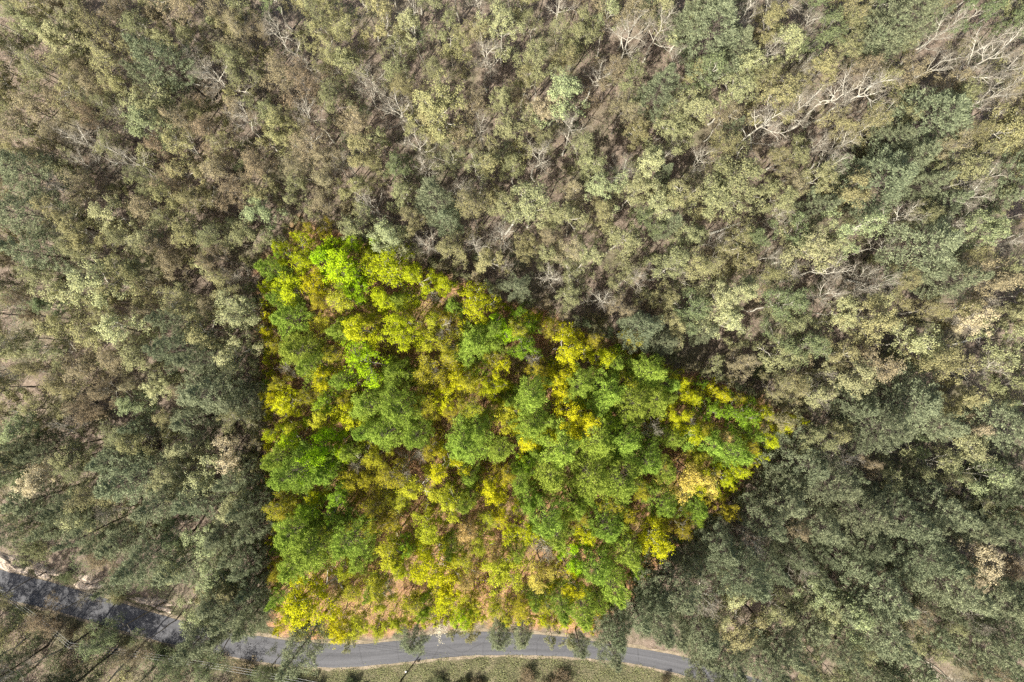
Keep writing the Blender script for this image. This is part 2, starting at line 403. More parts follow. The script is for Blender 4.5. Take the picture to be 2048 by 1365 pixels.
VG = noise_mat('verge_turf', [(.045, .045, .024), (.085, .082, .042), (.135, .12, .068), (.24, .20, .13)], [.35, 3.2], bump=.9, bscale=6)[0]
vx = [k for k in range(260) if 540 < RL[k][0] < 1560]
ribbon('grass_verge', RL[vx] + np.array([0, -1]), np.column_stack([RL[vx][:, 0], np.interp(RL[vx][:, 0], [540, 700, 1000, 1300, 1560], [1352, 1385, 1400, 1420, 1470])]), .014, VG, 7, .5, 3, kind='structure')
vx2 = [k for k in range(260) if -300 < RL[k][0] < 560]
ribbon('roadside_verge', RU[vx2] - np.array([0, 24]), RU[vx2] + np.array([0, 2]), .014, VG, 5, .5, 4, kind='structure')
ribbon('lower_verge', RL[vx2] + np.array([0, -2]), RL[vx2] + np.array([0, 26]), .014, VG, 5, .5, 5, kind='structure')
# pale earth banks above the road
SAND = noise_mat('bank_earth', [(.22, .17, .11), (.48, .39, .30), (.70, .60, .49)], [.8, 6], bump=.8, bscale=7)[0]
def bank(px, py, a, bb, rot, seed):
    g = np.random.default_rng(seed); cx, cy = ground(px, py); n = 28; V = []; rings = [0, .35, .6, .8, .92, 1]
    w = 1 + .28 * np.sin(np.arange(n) * 3 * 2 * pi / n + seed) + .2 * g.normal(size=n) * .6
    for r in rings:
        for k in range(n):
            t = k * 2 * pi / n; x = cos(t) * a * r * w[k] / PX; y = sin(t) * bb * r * w[k] / PX
            V.append((cx + x * cos(rot) - y * sin(rot), cy + x * sin(rot) + y * cos(rot), -.05 + .65 * (1 - r * r) * (1 + .25 * g.normal()) + terrain(cx, cy)))
    F = [(i * n + k, (i + 1) * n + k, (i + 1) * n + (k + 1) % n, i * n + (k + 1) % n) for i in range(len(rings) - 1) for k in range(n)]
    b = MB(); b.add(V, F); me = b.mesh('earth_bank', [SAND]); smooth(me)
    link(bpy.data.objects.new('earth_bank', me), kind='structure')
for k, a in enumerate([(25, 1124, 62, 17, -.30), (92, 1144, 32, 12, -.2), (182, 1167, 36, 14, -.12), (212, 1182, 20, 9, -.5), (310, 1207, 42, 11, -.25), (480, 1260, 28, 5, -.1)]): bank(*a, k)

# ------------------------------------------------------------------ trees: where each one stands
R_ = random.Random(11)
trees = []      # dicts: kind, x, y (crown, photo px), r px, pal, bx, by (world)
def solve(kind, x, y, r, pal, by_base=False, push=True, hs=None):
    vi = R_.randrange(len(VAR[kind])); T, K, H, R, hc = VAR[kind][vi]
    zs = hs or R_.uniform(.88, 1.14) * (1 if kind in ('sapling', 'shrub') else (.6 + .4 * min(1.25, r / 42)))
    h = hc * zs
    if push and not by_base:
        d, q = sdist((x, y)); want = r * .86
        if abs(d) < want:
            v = np.array([x, y]) - q; v /= np.hypot(*v) + 1e-6
            x, y = q + v * want
    if by_base:
        bx, by = ground(x, y); x, y = pix(bx, by, h)
    else: bx, by = ground(x, y, h)
    px, py = pix(bx, by)
    if on_road(px, py):                        # no trunk in the road
        u, l = road_y(px); py = u - 12 if (py < (u + l) / 2 and not by_base) else l + 14
        bx, by = ground(px, py); x, y = pix(bx, by, h)
    s = r / (PX * CAM_H / (CAM_H - h)) / R
    t = dict(kind=kind, v=vi, x=float(x), y=float(y), r=r, pal=pal, bx=bx, by=by, s=s, zs=zs, z=float(terrain(bx, by)), rot=R_.uniform(0, 6.28))
    trees.append(t); return t

def many(kind, pal, txt, **kw):
    for q in txt.split(';'):
        a = q.split(); pal_ = a[3] if len(a) > 3 else pal
        solve(kind, float(a[0]), float(a[1]), float(a[2]), pal_, **kw)
# --- pines, muted woods
many('pine', 'pine', "320 122 48;298 160 34;35 345 58;48 425 58;70 505 48;862 400 46;893 442 34;1428 62 72;1395 30 42;1470 100 45;1800 45 62;1768 80 35;1868 235 78;1760 365 78;1815 320 45;2022 350 52;1990 405 38;1850 495 76;1905 560 48;1322 172 42;345 640 34;352 700 44;398 722 42;420 790 52;474 802 44;386 842 44;228 920 44;264 962 58;62 1000 46;330 1010 50;392 1002 44;1290 660 44;1322 692 34;1812 800 78;1765 860 58;1868 850 50;2002 848 58;1602 930 58;1660 968 54;1560 1000 48;1720 1018 52;1640 1052 48;1800 1046 60;1872 1018 48;1832 1104 52;1762 1180 60;1700 1128 44;1902 1166 58;1984 1190 50;2010 1262 52;1482 1150 50;1352 1175 58;1385 1120 36;1312 1240 46;1220 1295 38;1404 1262 48;1452 1322 48;1764 1262 60;1532 1330 44;1824 1330 42;408 1282 48;592 1300 44;470 1222 44;520 1170 36;440 1195 44;290 1120 44;240 1088 40;172 1070 34;362 1132 50;1030 592 32;1620 1250 40;1560 1290 46;1680 1300 40;150 1010 36;20 1060 40;110 1058 34;470 960 34;452 1060 40;500 1010 30;1590 1110 36;1680 1210 36;1930 1050 44;2030 1080 40;2040 960 44;1960 1290 44")
many('pine', 'pine', "822 1280 32;1000 1275 27;1046 1272 26;1160 1296 26", hs=.5)
many('pine', 'pine', "1272 1222 40;1238 1262 34;1345 1262 40;1405 1298 36;500 1240 34;502 1128 34;450 1258 32;1300 1180 36;500 1060 34;1440 1090 44;1530 1050 40")
many('young', 'olive', "690 1296 14;940 1276 16 khaki;905 1272 13;1105 1282 14;1140 1290 16")
# --- pines inside the vivid plot
many('pine', 'vpine', "572 636 42;600 700 48;622 728 38;566 600 26;680 762 28;792 744 38;738 812 48;800 820 46;772 868 48;832 872 38;932 882 48;955 858 36;948 692 44;986 660 26;592 950 52;564 922 34;642 1090 58;592 1068 46;702 1078 46;722 1112 36;602 1118 42;1060 792 48;1062 848 42;1160 768 38;1212 790 46;1290 748 42;1262 800 46;1122 900 54;1190 880 46;1240 884 46;1180 948 54;1100 952 44;1240 962 54;1292 922 42;1090 1042 50;1112 1072 36;1212 1060 42;1258 1108 42;1190 1138 42;1232 1180 42;1168 1218 40;1420 884 42;1464 906 34;1384 1008 34;1340 870 30;1320 1000 36;1150 1010 36;1120 1215 34;940 950 26;560 1190 26;1040 960 30;1000 900 30;1330 940 30;1310 800 32;1500 870 26;700 900 28")
# --- leafing trees inside the plot
many('leafing', 'lime', "682 530 60;640 905 50;596 878 32;738 738 52;1152 1110 34;920 1240 24;648 520 34;715 565 36;700 492 26;690 880 36;620 940 24;1000 650 32;1045 700 30 vgreen;850 1215 28 vgreen;1062 655 24 vgreen;1430 830 26 vgreen")
many('leafing', 'ygreen', "782 540 58;842 572 38;590 572 44;612 500 40;560 510 28;940 600 44;800 672 44;720 662 46;690 842 42;880 560 26;745 520 30;770 600 34;1202 712 34;532 575 22;640 985 24;990 770 34;1350 832 30;545 860 22;1105 870 26;1390 790 24;1440 960 24;1480 940 24;1560 835 24;1535 880 26;1600 838 12;1515 835 26")
many('leafing', 'yellow', "1120 700 44;1152 830 46;870 1150 46;640 1200 54;672 1244 34;1300 1072 40;572 800 34;900 930 38;700 968 34 gold;532 655 20;538 790 22;1042 882 36;600 1175 34;985 985 36;1000 1015 30;1360 790 22;1180 855 28;900 1165 30;835 1140 26;1370 762 18;1440 790 20;575 1240 26;740 955 24 gold;1450 1010 22 gold;1270 1040 28 gold;1000 740 24;1400 955 28")
many('leafing', 'moss', "850 985 44;900 1020 38;842 1058 40;780 1100 40;1012 1150 46;720 1240 28;800 1238 24;1000 1222 26;760 1205 32;940 1200 28")
many('budding', 'moss', "958 1082 34;870 730 48 gold;850 802 44 gold;960 822 34;640 650 34 gold;562 1000 30 gold;580 1030 30 gold;700 600 38;900 690 40 gold;770 960 44 gold;760 1010 34 gold;1080 1150 32 lemon;820 1190 34;1090 1205 26;760 1155 28;1370 958 46 lemon;1420 962 32 lemon;950 770 34 gold;560 760 24 gold;620 790 26 gold;1410 860 28 gold;930 1120 30;1040 1210 30 gold;890 640 30 gold;1260 690 26 gold;1180 690 24 gold;1080 740 28 gold;1160 1040 26 gold;1360 1050 30 gold;920 1060 34 peach;980 1040 26;1000 1100 30 peach;670 700 30 gold;740 640 30 gold;820 640 30 gold;545 690 22 gold;940 1150 30 peach;700 1180 30;560 1140 22 gold;1340 730 18 gold;1470 800 20 gold;1530 812 16 gold;1440 880 26 peach;640 600 26 gold;900 830 26 gold;870 900 26 gold;1230 1010 30 gold;1400 1040 20 vgreen;1290 1140 22 vgreen;1500 890 22 gold;660 445 10 gold;620 462 18 gold;750 480 16 lime;1100 660 20 gold;1040 620 18 vgreen")
many('bare', 'olive', "905 655 34;862 590 28;720 925 26;800 930 30;1075 720 20;660 1150 22;780 1160 24")
# --- light trees of the muted woods that stand out
many('leafing', 'pale', "110 80 42;92 60 26;312 205 42;300 250 44 mint;330 225 30;1060 412 48;1090 440 34;883 205 60 khaki;860 240 40 khaki;1440 600 48;1480 585 44;1452 655 42;1635 500 54;1700 455 48 mint;1660 470 34;1500 352 62 olive;1450 390 50 olive;1560 400 40 olive;1375 475 42 olive;1975 455 46 mint;1380 30 40;1540 45 42 khaki;1500 130 38;1580 90 38;130 320 30;210 420 40;180 560 50;140 590 40;245 640 48;400 650 42 khaki;470 610 44;285 800 38 mint;330 780 34;45 840 40 mint;130 650 38 khaki;30 690 34;165 470 40 khaki;290 470 38;240 560 44 khaki;420 940 44;460 900 36 cream;360 900 40;410 1070 44 mint;350 1130 34;430 1140 44 mint;80 940 44 cream;160 1020 40;60 1100 30 olive;390 1230 42 mint;440 1180 34 khaki;1960 1112 52 cream;1920 1150 34 cream;1925 885 46;1955 860 30 cream;1480 1172 40;1500 1250 52 khaki;1440 1240 36;1630 1180 38 mint;1700 1250 46 mint;1650 1210 36;1320 20 34;1220 30 34 mint;1160 60 38 olive;1110 180 50 mint;1105 205 30 cream;1085 210 34 cream;760 45 40 khaki;830 60 34;1000 40 42;1240 560 34 olive;1340 540 40 olive;770 470 42 mint;800 500 30;720 440 38 olive;1900 730 48 khaki;1840 690 50;1750 640 54 khaki;1690 620 44;1600 640 42 olive;1560 720 42 olive;1700 760 48;1640 790 40;2010 690 50;1950 640 40 cream;2000 560 50 tan;1900 620 40 khaki;2030 620 30;1990 250 50 khaki;1950 320 46 olive;1640 140 38 khaki;1560 190 46 khaki;1470 190 40;1400 220 44;1350 250 44 olive;1390 150 26 khaki;1640 360 34 olive;1840 420 30 olive;1220 370 40 mint;1190 330 34 olive;1300 330 44;1260 390 36;1150 440 40 olive;1180 510 34;1240 480 42 olive;1300 450 34 green;1860 930 44 olive;1960 960 44 mint;2020 1010 34 khaki;1590 300 34 olive;1330 410 40 pale;470 700 40;470 1000 34;550 480 18 olive;500 470 34 olive;590 385 34 olive;530 430 38 mint;700 380 34 khaki;1770 950 36 olive;1620 860 40 olive;1560 820 30 khaki")
# --- bare trees that stand out
many('bare', 'olive', "1262 75 48;1322 50 36;432 160 50;402 120 30;252 325 42;168 325 30;742 165 40;500 262 38;735 185 26;1502 272 58;1955 120 62;1702 185 60;1650 205 50;1590 215 42;1905 55 40;1600 40 34;1990 200 44;1870 130 36;1960 340 36;1930 375 44;1780 430 40;690 330 34;1000 475 36;1075 315 40;1140 255 36;870 480 34;1440 470 28;1650 590 40;1640 545 44;1350 540 34;1250 560 34;1640 320 36;1690 300 40;20 620 34;40 680 34;140 470 30;1900 650 40;1960 600 34;1640 800 40;1960 740 44;230 1040 34;180 1200 24;1500 1080 34;1600 1130 34;470 540 26;820 300 36;620 230 40;960 250 34;40 110 34;560 60 40;620 120 30;1180 150 34;1340 300 24;1350 120 20;930 380 34;1100 560 34;1190 600 30;1770 560 30;1720 540 26;280 1080 24;2020 470 30")
# --- trees standing on the lower side of the road (given by their feet), and beyond the lower edge
many('pine', 'darkpine', "22 1262 40;95 1292 38;205 1322 46;232 1300 36;300 1372 34;-30 1240 40;150 1350 36", by_base=True, push=False)
many('bare', 'olive', "262 1318 44;60 1272 34;130 1296 38;300 1345 36;175 1312 30;20 1310 36", by_base=True, push=False)
many('budding', 'green', "15 1330 40;70 1335 40;120 1345 38;250 1352 34;-40 1290 40", by_base=True, push=False, hs=.62)
many('budding', 'green', "360 1385 26;430 1400 28;500 1412 26;600 1425 24;680 1432 24;900 1444 24;1100 1450 24;1210 1462 24", by_base=True, push=False, hs=.45)
many('pine', 'darkpine', "985 1448 30;1040 1450 30;575 1428 22;660 1436 22;470 1420 26;860 1440 24;1560 1440 44;1640 1450 44;1750 1500 44", by_base=True, push=False, hs=.5)

P2 = resample(PLOT + [PLOT[0]], 136)
for (x0, y0), (x1, y1) in zip(P2[:-1], P2[1:]):
    mx_, my_ = (x0 + x1) / 2, (y0 + y1) / 2; nx_, ny_ = (y1 - y0), -(x1 - x0); q = math.hypot(nx_, ny_); nx_ /= q; ny_ /= q
    if not inside((mx_ + nx_ * 4, my_ + ny_ * 4)): nx_, ny_ = -nx_, -ny_
    for sgn in (1, -1):
        if sgn < 0 and my_ > 1235: continue
        rr = R_.uniform(12, 18); d = rr * .92
        x, y = mx_ + nx_ * d * sgn, my_ + ny_ * d * sgn
        if not inside((x, y)) == (sgn > 0): continue
        if any(math.hypot(t['x'] - x, t['y'] - y) < .52 * (t['r'] + rr) for t in trees if t['kind'] not in ('sapling', 'shrub')) and R_.random() < .55: continue
        solve('young', x, y, rr, R_.choice(['ygreen', 'yellow', 'gold', 'moss', 'vgreen', 'ygreen']) if sgn > 0 else R_.choice(['olive', 'khaki', 'green', 'tan', 'olive']))

# --- fill the canopy between them
def region(x, y):
    if inside((x, y)):
        return [('budding', 'gold', 1.5), ('leafing', 'yellow', 1.5), ('leafing', 'ygreen', 2.5), ('leafing', 'moss', 3), ('budding', 'moss', 1.5), ('bare', 'olive', .6), ('pine', 'vpine', 1.2), ('leafing', 'vgreen', 1.5)]
    if y > 1215 and x < 700: return [('budding', 'green', 2), ('budding', 'brown', 1), ('leafing', 'green', 1)]
    if x > 1300 and y > 880: return [('pine', 'pine', 3), ('budding', 'olive', 2), ('leafing', 'olive', 2), ('leafing', 'mint', 1), ('budding', 'brown', 1.5), ('leafing', 'green', 2), ('bare', 'olive', .5)]
    if x > 1300: return [('leafing', 'olive', 3), ('leafing', 'khaki', 2.5), ('leafing', 'green', 2), ('budding', 'khaki', 2), ('budding', 'tan', 1), ('pine', 'pine', .5), ('bare', 'olive', .8)]
    if y > 850: return [('leafing', 'olive', 2), ('budding', 'olive', 2), ('leafing', 'green', 2.5), ('pine', 'pine', 2), ('budding', 'khaki', 1), ('budding', 'brown', 1)]
    if x < 700: return [('budding', 'khaki', 3), ('budding', 'tan', 2.5), ('leafing', 'khaki', 2), ('leafing', 'olive', 2), ('budding', 'olive', 2), ('bare', 'olive', .9), ('budding', 'brown', 1), ('leafing', 'green', .4)]
    return [('leafing', 'olive', 3), ('budding', 'khaki', 2.5), ('budding', 'olive', 2), ('leafing', 'green', 1), ('bare', 'olive', 1), ('budding', 'tan', 1.5), ('leafing', 'khaki', 1.5)]
def pick(x, y):
    a = region(x, y); w = [q[2] for q in a]; k = R_.choices(a, w)[0]; return k[0], k[1]
XY = [(t['x'], t['y'], t['r']) for t in trees]
lim = {'leafing': 318, 'budding': 318, 'bare': 125, 'pine': 300}
cnt = {}
inv = lambda t: 1
for t in trees: cnt[t['kind']] = cnt.get(t['kind'], 0) + inv(t)
tries = 0
while tries < 17000:
    tries += 1
    x = R_.uniform(-70, 2118); y = R_.uniform(-70, 1430); r = R_.uniform(28, 46)
    if inside((x, y)): r *= .85
    if tries > 12000: r = R_.uniform(20, 30)
    if tries < 3500: x = R_.uniform(510, 1620); y = R_.uniform(440, 1280)
    if tries < 3500 and not inside((x, y)): continue
    k, p = pick(x, y)
    if not (-60 < x < 2108 and -60 < y < 1425) and tries > 12000: continue
    if cnt.get(k, 0) >= lim[k]: continue
    d, q = sdist((x, y))
    if abs(d) < r * .8: continue
    gx, gy = ground(x, y, 15.5); fx, fy = pix(gx, gy)
    if on_road(fx, fy, 14): continue
    if on_road(x, y, r * .8 if x < 500 else 8) or any(a - r * .7 < x < c_ + r * .7 and b_ - r * .7 < y < d_ + r * .7 for a, b_, c_, d_ in ((-50, 1108, 105, 1150), (150, 1150, 215, 1180), (275, 1192, 345, 1215))) or (560 < x < 1400 and y > 1240 and not inside((x, y))): continue
    u, l = road_y(fx)
    if fy > l and x < 1420: continue
    kk = (.58 if tries < 12000 else .50) - (.03 if inside((x, y)) else 0)
    A = np.array(XY); dd = np.hypot(A[:, 0] - x, A[:, 1] - y)
    if (dd < kk * (A[:, 2] + r)).any(): continue
    t = solve(k, x, y, r, p); XY.append((t['x'], t['y'], r)); cnt[k] = cnt.get(k, 0) + inv(t)
# --- saplings under the canopy and along the road
SX = []; ns = 0; tries = 0
# slender young trees close the remaining gaps of the muted woods
while ns < 150 and tries < 9000:
    tries += 1; r = R_.uniform(17, 27)
    x, y = (R_.uniform(-50, 520), R_.uniform(-40, 1060)) if tries % 2 else (R_.uniform(-50, 2098), R_.uniform(-40, 1300))
    if sdist((x, y))[0] > -r or on_road(x, y, r + 30) or y > road_y(x)[0]: continue
    A = np.array(XY)
    if (np.hypot(A[:, 0] - x, A[:, 1] - y) < .54 * (A[:, 2] + r)).any(): continue
    solve('young', x, y, r, R_.choice(['khaki', 'olive', 'pale', 'tan', 'olive', 'mint' if x > 700 else 'khaki'])); XY.append((x, y, r)); ns += 1
ns = 0; tries = 0
many('shrub', 'green', "560 1350 13;700 1368 14;930 1372 14;1100 1372 14 brown;140 1150 14;240 1190 16 khaki;260 1232 10 olive;60 1125 9;230 1170 12;150 1255 14 brown;110 1245 14 brown;330 1300 14;370 1312 13 brown;440 1318 12;500 1340 14;200 1262 12 brown;1330 1358 10 brown", by_base=True, push=False)
many('shrub', 'moss', "600 1262 14;700 1270 12;760 1262 14;940 1244 13;1090 1240 13;660 1262 10 vgreen;1010 1244 12 vgreen", by_base=True, push=False)
many('sapling', 'white', "882 1236 22", by_base=True, push=False)
trees[-1]['label'] = 'thin sapling with scattered white blossoms hanging over the road edge, just below the vivid plot'
while ns < 250 and tries < 9000:
    tries += 1
    x = R_.uniform(-100, 2148); y = R_.uniform(-80, 1430); r = R_.uniform(15, 30)
    if abs(sdist((x, y))[0]) < r * .85 or on_road(x, y, 20): continue
    u, l = road_y(x)
    if y > l and x > 560 and x < 1450: continue
    if SX and (np.hypot(*(np.array(SX) - (x, y)).T) < (44 if inside((x, y)) else 68)).any(): continue
    p = R_.choice(['vgreen', 'moss', 'vgreen', 'gold', 'lime']) if inside((x, y)) else R_.choice(['green', 'green', 'olive', 'brown', 'khaki', 'darkpine'])
    solve('sapling', x, y, r, p); SX.append((x, y)); ns += 1

tries = 0; q0 = []
while len(q0) < 48 and tries < 3000:
    tries += 1; x = R_.uniform(-80, 560); y = R_.uniform(1240, 1440); l = road_y(x)[1]
    if y < l + 16 or (q0 and (np.hypot(*(np.array(q0) - (x, y)).T) < 34).any()): continue
    solve('sapling', x, y, R_.uniform(17, 32), R_.choice(['green', 'green', 'olive', 'brown', 'darkpine', 'khaki']), by_base=True, push=False, hs=R_.uniform(.6, 1.3)); q0.append((x, y))

tries = 0
for i in range(40):
    x = R_.choice([600, 690, 880, 960, 1040, 1120, 1290, 1360, 560]) + R_.gauss(0, 26); y = R_.uniform(1348, 1410)
    if abs(x - 803) < 12 or y < road_y(x)[1] + 26: continue
    solve('shrub', x, y, R_.uniform(6, 20), R_.choice(['green', 'brown', 'olive', 'khaki', 'brown']), by_base=True, push=False)

# ------------------------------------------------------------------ labels
LAND = [(1262, 75, 'the silvery bare tree near the top edge'), (1428, 62, 'the big pine at the top edge'), (1800, 45, 'the pine in the top corner'), (110, 80, 'the pale cream-green tree'),
 (320, 122, 'the dark lone pine'), (312, 205, 'the bright mint-green tree'), (432, 160, 'the forked bare tree'), (883, 205, 'the wide khaki tree'), (742, 165, 'the fan-shaped bare tree'),
 (1110, 180, 'the mint and cream tree'), (1502, 272, 'the fuzzy grey bare tree'), (1702, 185, 'the leaning white-barked tree'), (1955, 120, 'the tall white-limbed tree'), (1868, 235, 'the broad grey-green pine'),
 (35, 345, 'the dark pines on the edge'), (252, 325, 'the crooked bare tree'), (600, 230, 'the thin bare tree'), (862, 400, 'the small round pine'), (1060, 412, 'the pale lobed tree'), (1075, 315, 'the spreading bare tree'),
 (1300, 330, 'the soft pale-green tree'), (1500, 352, 'the widest olive crown'), (1760, 365, 'the large dark-notched pine'), (2022, 350, 'the pine cut by the edge'), (1975, 455, 'the feathery mint tree'),
 (1635, 500, 'the pale clumped tree'), (1850, 495, 'the big ragged pine'), (605, 438, 'the plot\'s upper corner'), (210, 420, 'the pale tree above the slope'), (180, 560, 'the round pale tree'), (470, 610, 'the pale tree beside the plot'),
 (682, 530, 'the lime crown'), (842, 560, 'the lemon-green crown'), (1000, 475, 'the grey spidery tree'), (1240, 480, 'the olive tree above the plot'), (1452, 620, 'the big pale crown'), (1290, 660, 'the pine outside the plot line'),
 (1700, 620, 'the long khaki crown'), (1900, 650, 'the dark gap\'s bare tree'), (600, 700, 'the vivid pine by the plot line'), (738, 738, 'the lime twin crown'), (870, 730, 'the golden-brown bare crown'), (948, 692, 'the small vivid pine'), (1120, 700, 'the yellow crown'),
 (1290, 748, 'the vivid pine by the slanting line'), (60, 680, 'the bare tree on the edge'), (245, 640, 'the wide pale tree'), (352, 700, 'the pine column'), (420, 790, 'the blue-green pine pair'), (285, 800, 'the small mint tree'), (45, 840, 'the whitish mint tree'),
 (640, 905, 'the second lime crown'), (772, 868, 'the vivid pine cluster'), (932, 882, 'the shaded vivid pine'), (1152, 830, 'the yellow crown among pines'), (1190, 880, 'the mid-plot vivid pines'), (1370, 958, 'the lemon crown'), (1614, 837, 'the plot\'s pointed corner'),
 (1812, 800, 'the spiky dark pine'), (1925, 885, 'the cream-tipped tree'), (264, 962, 'the shaded pine'), (62, 1000, 'the pine by the tan crown'), (420, 940, 'the pale crown by the plot line'), (642, 1090, 'the big vivid pine'), (870, 1150, 'the bright yellow crown'),
 (1012, 1150, 'the mossy yellow crown'), (1090, 1042, 'the lower vivid pine'), (1258, 1108, 'the vivid pine at the slant'), (1660, 968, 'the grey-green pine mass'), (1800, 1046, 'the pine hollow'), (1960, 1112, 'the cream blossoming tree'),
 (1482, 1172, 'the pale crown by the bend'), (1500, 1250, 'the khaki crown by the bend'), (1764, 1262, 'the soft green pine'), (2010, 1262, 'the pine at the lower corner'), (1352, 1175, 'the pine over the road bend'), (362, 1132, 'the pine above the bank'),
 (430, 1140, 'the mint crown above the road'), (640, 1200, 'the yellow crown by the road'), (30, 1122, 'the pale earth bank'), (205, 1300, 'the shadowed road stretch'), (592, 1300, 'the pine over the road'), (820, 1330, 'the utility pole'), (1060, 1340, 'the grass verge'), (1120, 1215, 'the plot\'s road corner'), (160, 1020, 'the pale crown by the tan one'), (560, 90, 'the top edge\'s brown trees'), (1000, 40, 'the pale crown on the top edge'), (110, 230, 'the brown trees below the cream-green one')]
HOURS = 'twelve one two three four five six seven eight nine ten eleven'.split()
LOOK = {'olive': 'olive', 'pale': 'pale olive', 'mint': 'pale mint-green', 'tan': 'tan', 'khaki': 'khaki', 'green': 'dull green', 'cream': 'creamy', 'brown': 'brownish', 'pine': 'grey-green', 'darkpine': 'dark green',
        'lime': 'lime-green', 'ygreen': 'yellow-green', 'yellow': 'bright yellow', 'gold': 'golden-brown', 'lemon': 'lemon-yellow', 'vgreen': 'vivid green', 'moss': 'mossy yellow', 'peach': 'peach-tan', 'vpine': 'vivid green', 'white': 'white'}
WORD = {'leafing': 'leafing tree', 'budding': 'sparse budding tree', 'bare': 'bare tree', 'pine': 'pine', 'sapling': 'sapling', 'shrub': 'shrub', 'young': 'young tree'}
used = set()
def size(t):
    r = t['r']
    if t['kind'] in ('sapling', 'shrub', 'young'): return 'tiny' if r < 16 else 'little' if r < 23 else 'bushy'
    return 'slim' if r < 27 else 'small' if r < 34 else 'medium' if r < 41 else 'wide' if r < 50 else 'very wide'
def label(t):
    if 'label' in t: return t['label']
    global DUP
    c = []
    for lx, ly, nm in LAND:
        c.append((math.hypot(t['x'] - lx, t['y'] - ly), lx, ly, nm))
    c.sort()
    col = 'silver-grey' if t['kind'] == 'bare' else LOOK[t['pal']]
    for d, lx, ly, nm in c[:10]:
        h = HOURS[round(math.degrees(math.atan2(t['x'] - lx, ly - t['y'])) / 30) % 12]
        far = 'on' if d < 14 else 'close by' if d < 60 else 'well off' if d < 120 else 'far off'
        for s in (size(t),):
            if d < 14: s_ = f"{s} {col} {WORD[t['kind']]} at the place of {nm}"
            else: s_ = f"{s} {col} {WORD[t['kind']]} {far} at {h} o'clock from {nm}"
            if len(s_.split()) > 16: s_ = s_.replace(' at ' + h, ' ' + h)
            if len(s_.split()) > 16: continue
            if s_ not in used: used.add(s_); return s_
    DUP += 1
    return s_
OWN = {}
DUP = 0
GROUP = {'leafing': 'leafing trees of the wood', 'budding': 'budding trees of the wood', 'bare': 'bare trees of the wood', 'pine': 'pines of the wood', 'sapling': 'saplings under the trees', 'shrub': 'shrubs along the road', 'young': 'young slender trees'}
def nearest_land(t):
    for lx, ly, nm in LAND:
        if math.hypot(t['x'] - lx, t['y'] - ly) < 8 and nm not in OWN and t['kind'] != 'sapling' and t['kind'] != 'shrub':
            OWN[nm] = 1; return nm
    return None
KWORDS = {'pine': ('pine', 'pines')}
def has_kind_word(nm, k):
    if k == 'pine': return 'pine' in nm
    if k == 'bare': return 'bare' in nm or 'tree' in nm and ('white' in nm or 'spidery' in nm)
    return 'pine' not in nm and 'bare' not in nm and ('tree' in nm or 'crown' in nm)
for t in trees:
    nm = nearest_land(t)
    if nm and has_kind_word(nm, t['kind']) and 'label' not in t:
        col = 'silver-grey' if t['kind'] == 'bare' else LOOK[t['pal']]
        s_ = f"{nm[4:]}, {size(t)} {col} crown" + (' inside the vivid plot' if inside((t['x'], t['y'])) else ' in the muted woods')
        if len(s_.split()) <= 16 and s_ not in used: used.add(s_); t['label'] = s_
for t in trees:
    T, K, H, R, hc = VAR[t['kind']][t['v']]; nm = NAMES[t['kind']]
    root = bpy.data.objects.new(nm, None); root.empty_display_size = .5
    link(root, label=label(t), category={'sapling': 'sapling', 'shrub': 'shrub'}.get(t['kind'], 'tree'), group=GROUP[t['kind']])
    root.location = (t['bx'], t['by'], t['z'] - .06); root.rotation_euler = (0, 0, t['rot']); root.scale = (t['s'], t['s'], t['zs'])
    a = bpy.data.objects.new('trunk' if t['kind'] not in ('sapling', 'shrub') else 'stems', T); C.objects.link(a); a.parent = root
    k = bpy.data.objects.new('crown' if t['kind'] != 'bare' else 'branches', K); C.objects.link(k); k.parent = root
    k.material_slots[0].link = 'OBJECT'; k.material_slots[0].material = LM[t['pal']]

# ------------------------------------------------------------------ undergrowth, verge grass, logs
g = np.random.default_rng(5)
def scatter(name, n, box, h, size_, mat, cond, label_, cat, clump=1, wid=.6):
    P = []
    while len(P) < n:
        q = g.uniform(box[:2], box[2:], (4000, 2))
        for x, y in q:
            if cond(x, y):
                for _ in range(clump): P.append(ground(x + g.normal() * 5, y + g.normal() * 5))
                if len(P) >= n: break
    P = np.array(P); z = terrain(P[:, 0], P[:, 1]) + np.abs(g.normal(size=len(P))) * h + .04
    b = MB(); b.leaves(np.column_stack([P, z]), np.full(len(P), size_), np.full(len(P), size_ * wid), g, 0, .6)
    link(bpy.data.objects.new(name, b.mesh(name, [mat])), kind='stuff', label=label_, category=cat)
sn = lambda x, y: sin(x * .021) * cos(y * .026 + 1) + .6 * sin(x * .05 + y * .04)
scatter('undergrowth', 60000, (-150, -120, 2200, 1440), .35, .22, LM['green'], lambda x, y: sn(x, y) > .1 and sdist((x, y))[0] < -10 and not on_road(x, y, 12) and not (560 < x < 1450 and y > 1290), 'low dull green undergrowth on the forest floor', 'undergrowth', 6)
scatter('bright_undergrowth', 34000, (505, 430, 1620, 1280), .5, .24, LM['moss'], lambda x, y: sn(x, y) > -.5 and sdist((x, y))[0] > 6, 'low vivid green undergrowth inside the bright plot', 'undergrowth', 6)
scatter('fallen_leaves', 50000, (-150, -120, 2200, 1440), .03, .24, LM['tan'], lambda x, y: sdist((x, y))[0] < -8 and not on_road(x, y, 6), 'dry tan leaves scattered over the forest floor', 'fallen leaves', 4)
scatter('orange_fallen_leaves', 22000, (505, 430, 1620, 1280), .03, .24, LM['peach'], lambda x, y: sdist((x, y))[0] > 6, 'dry orange leaves on the ground inside the bright plot', 'fallen leaves', 4)
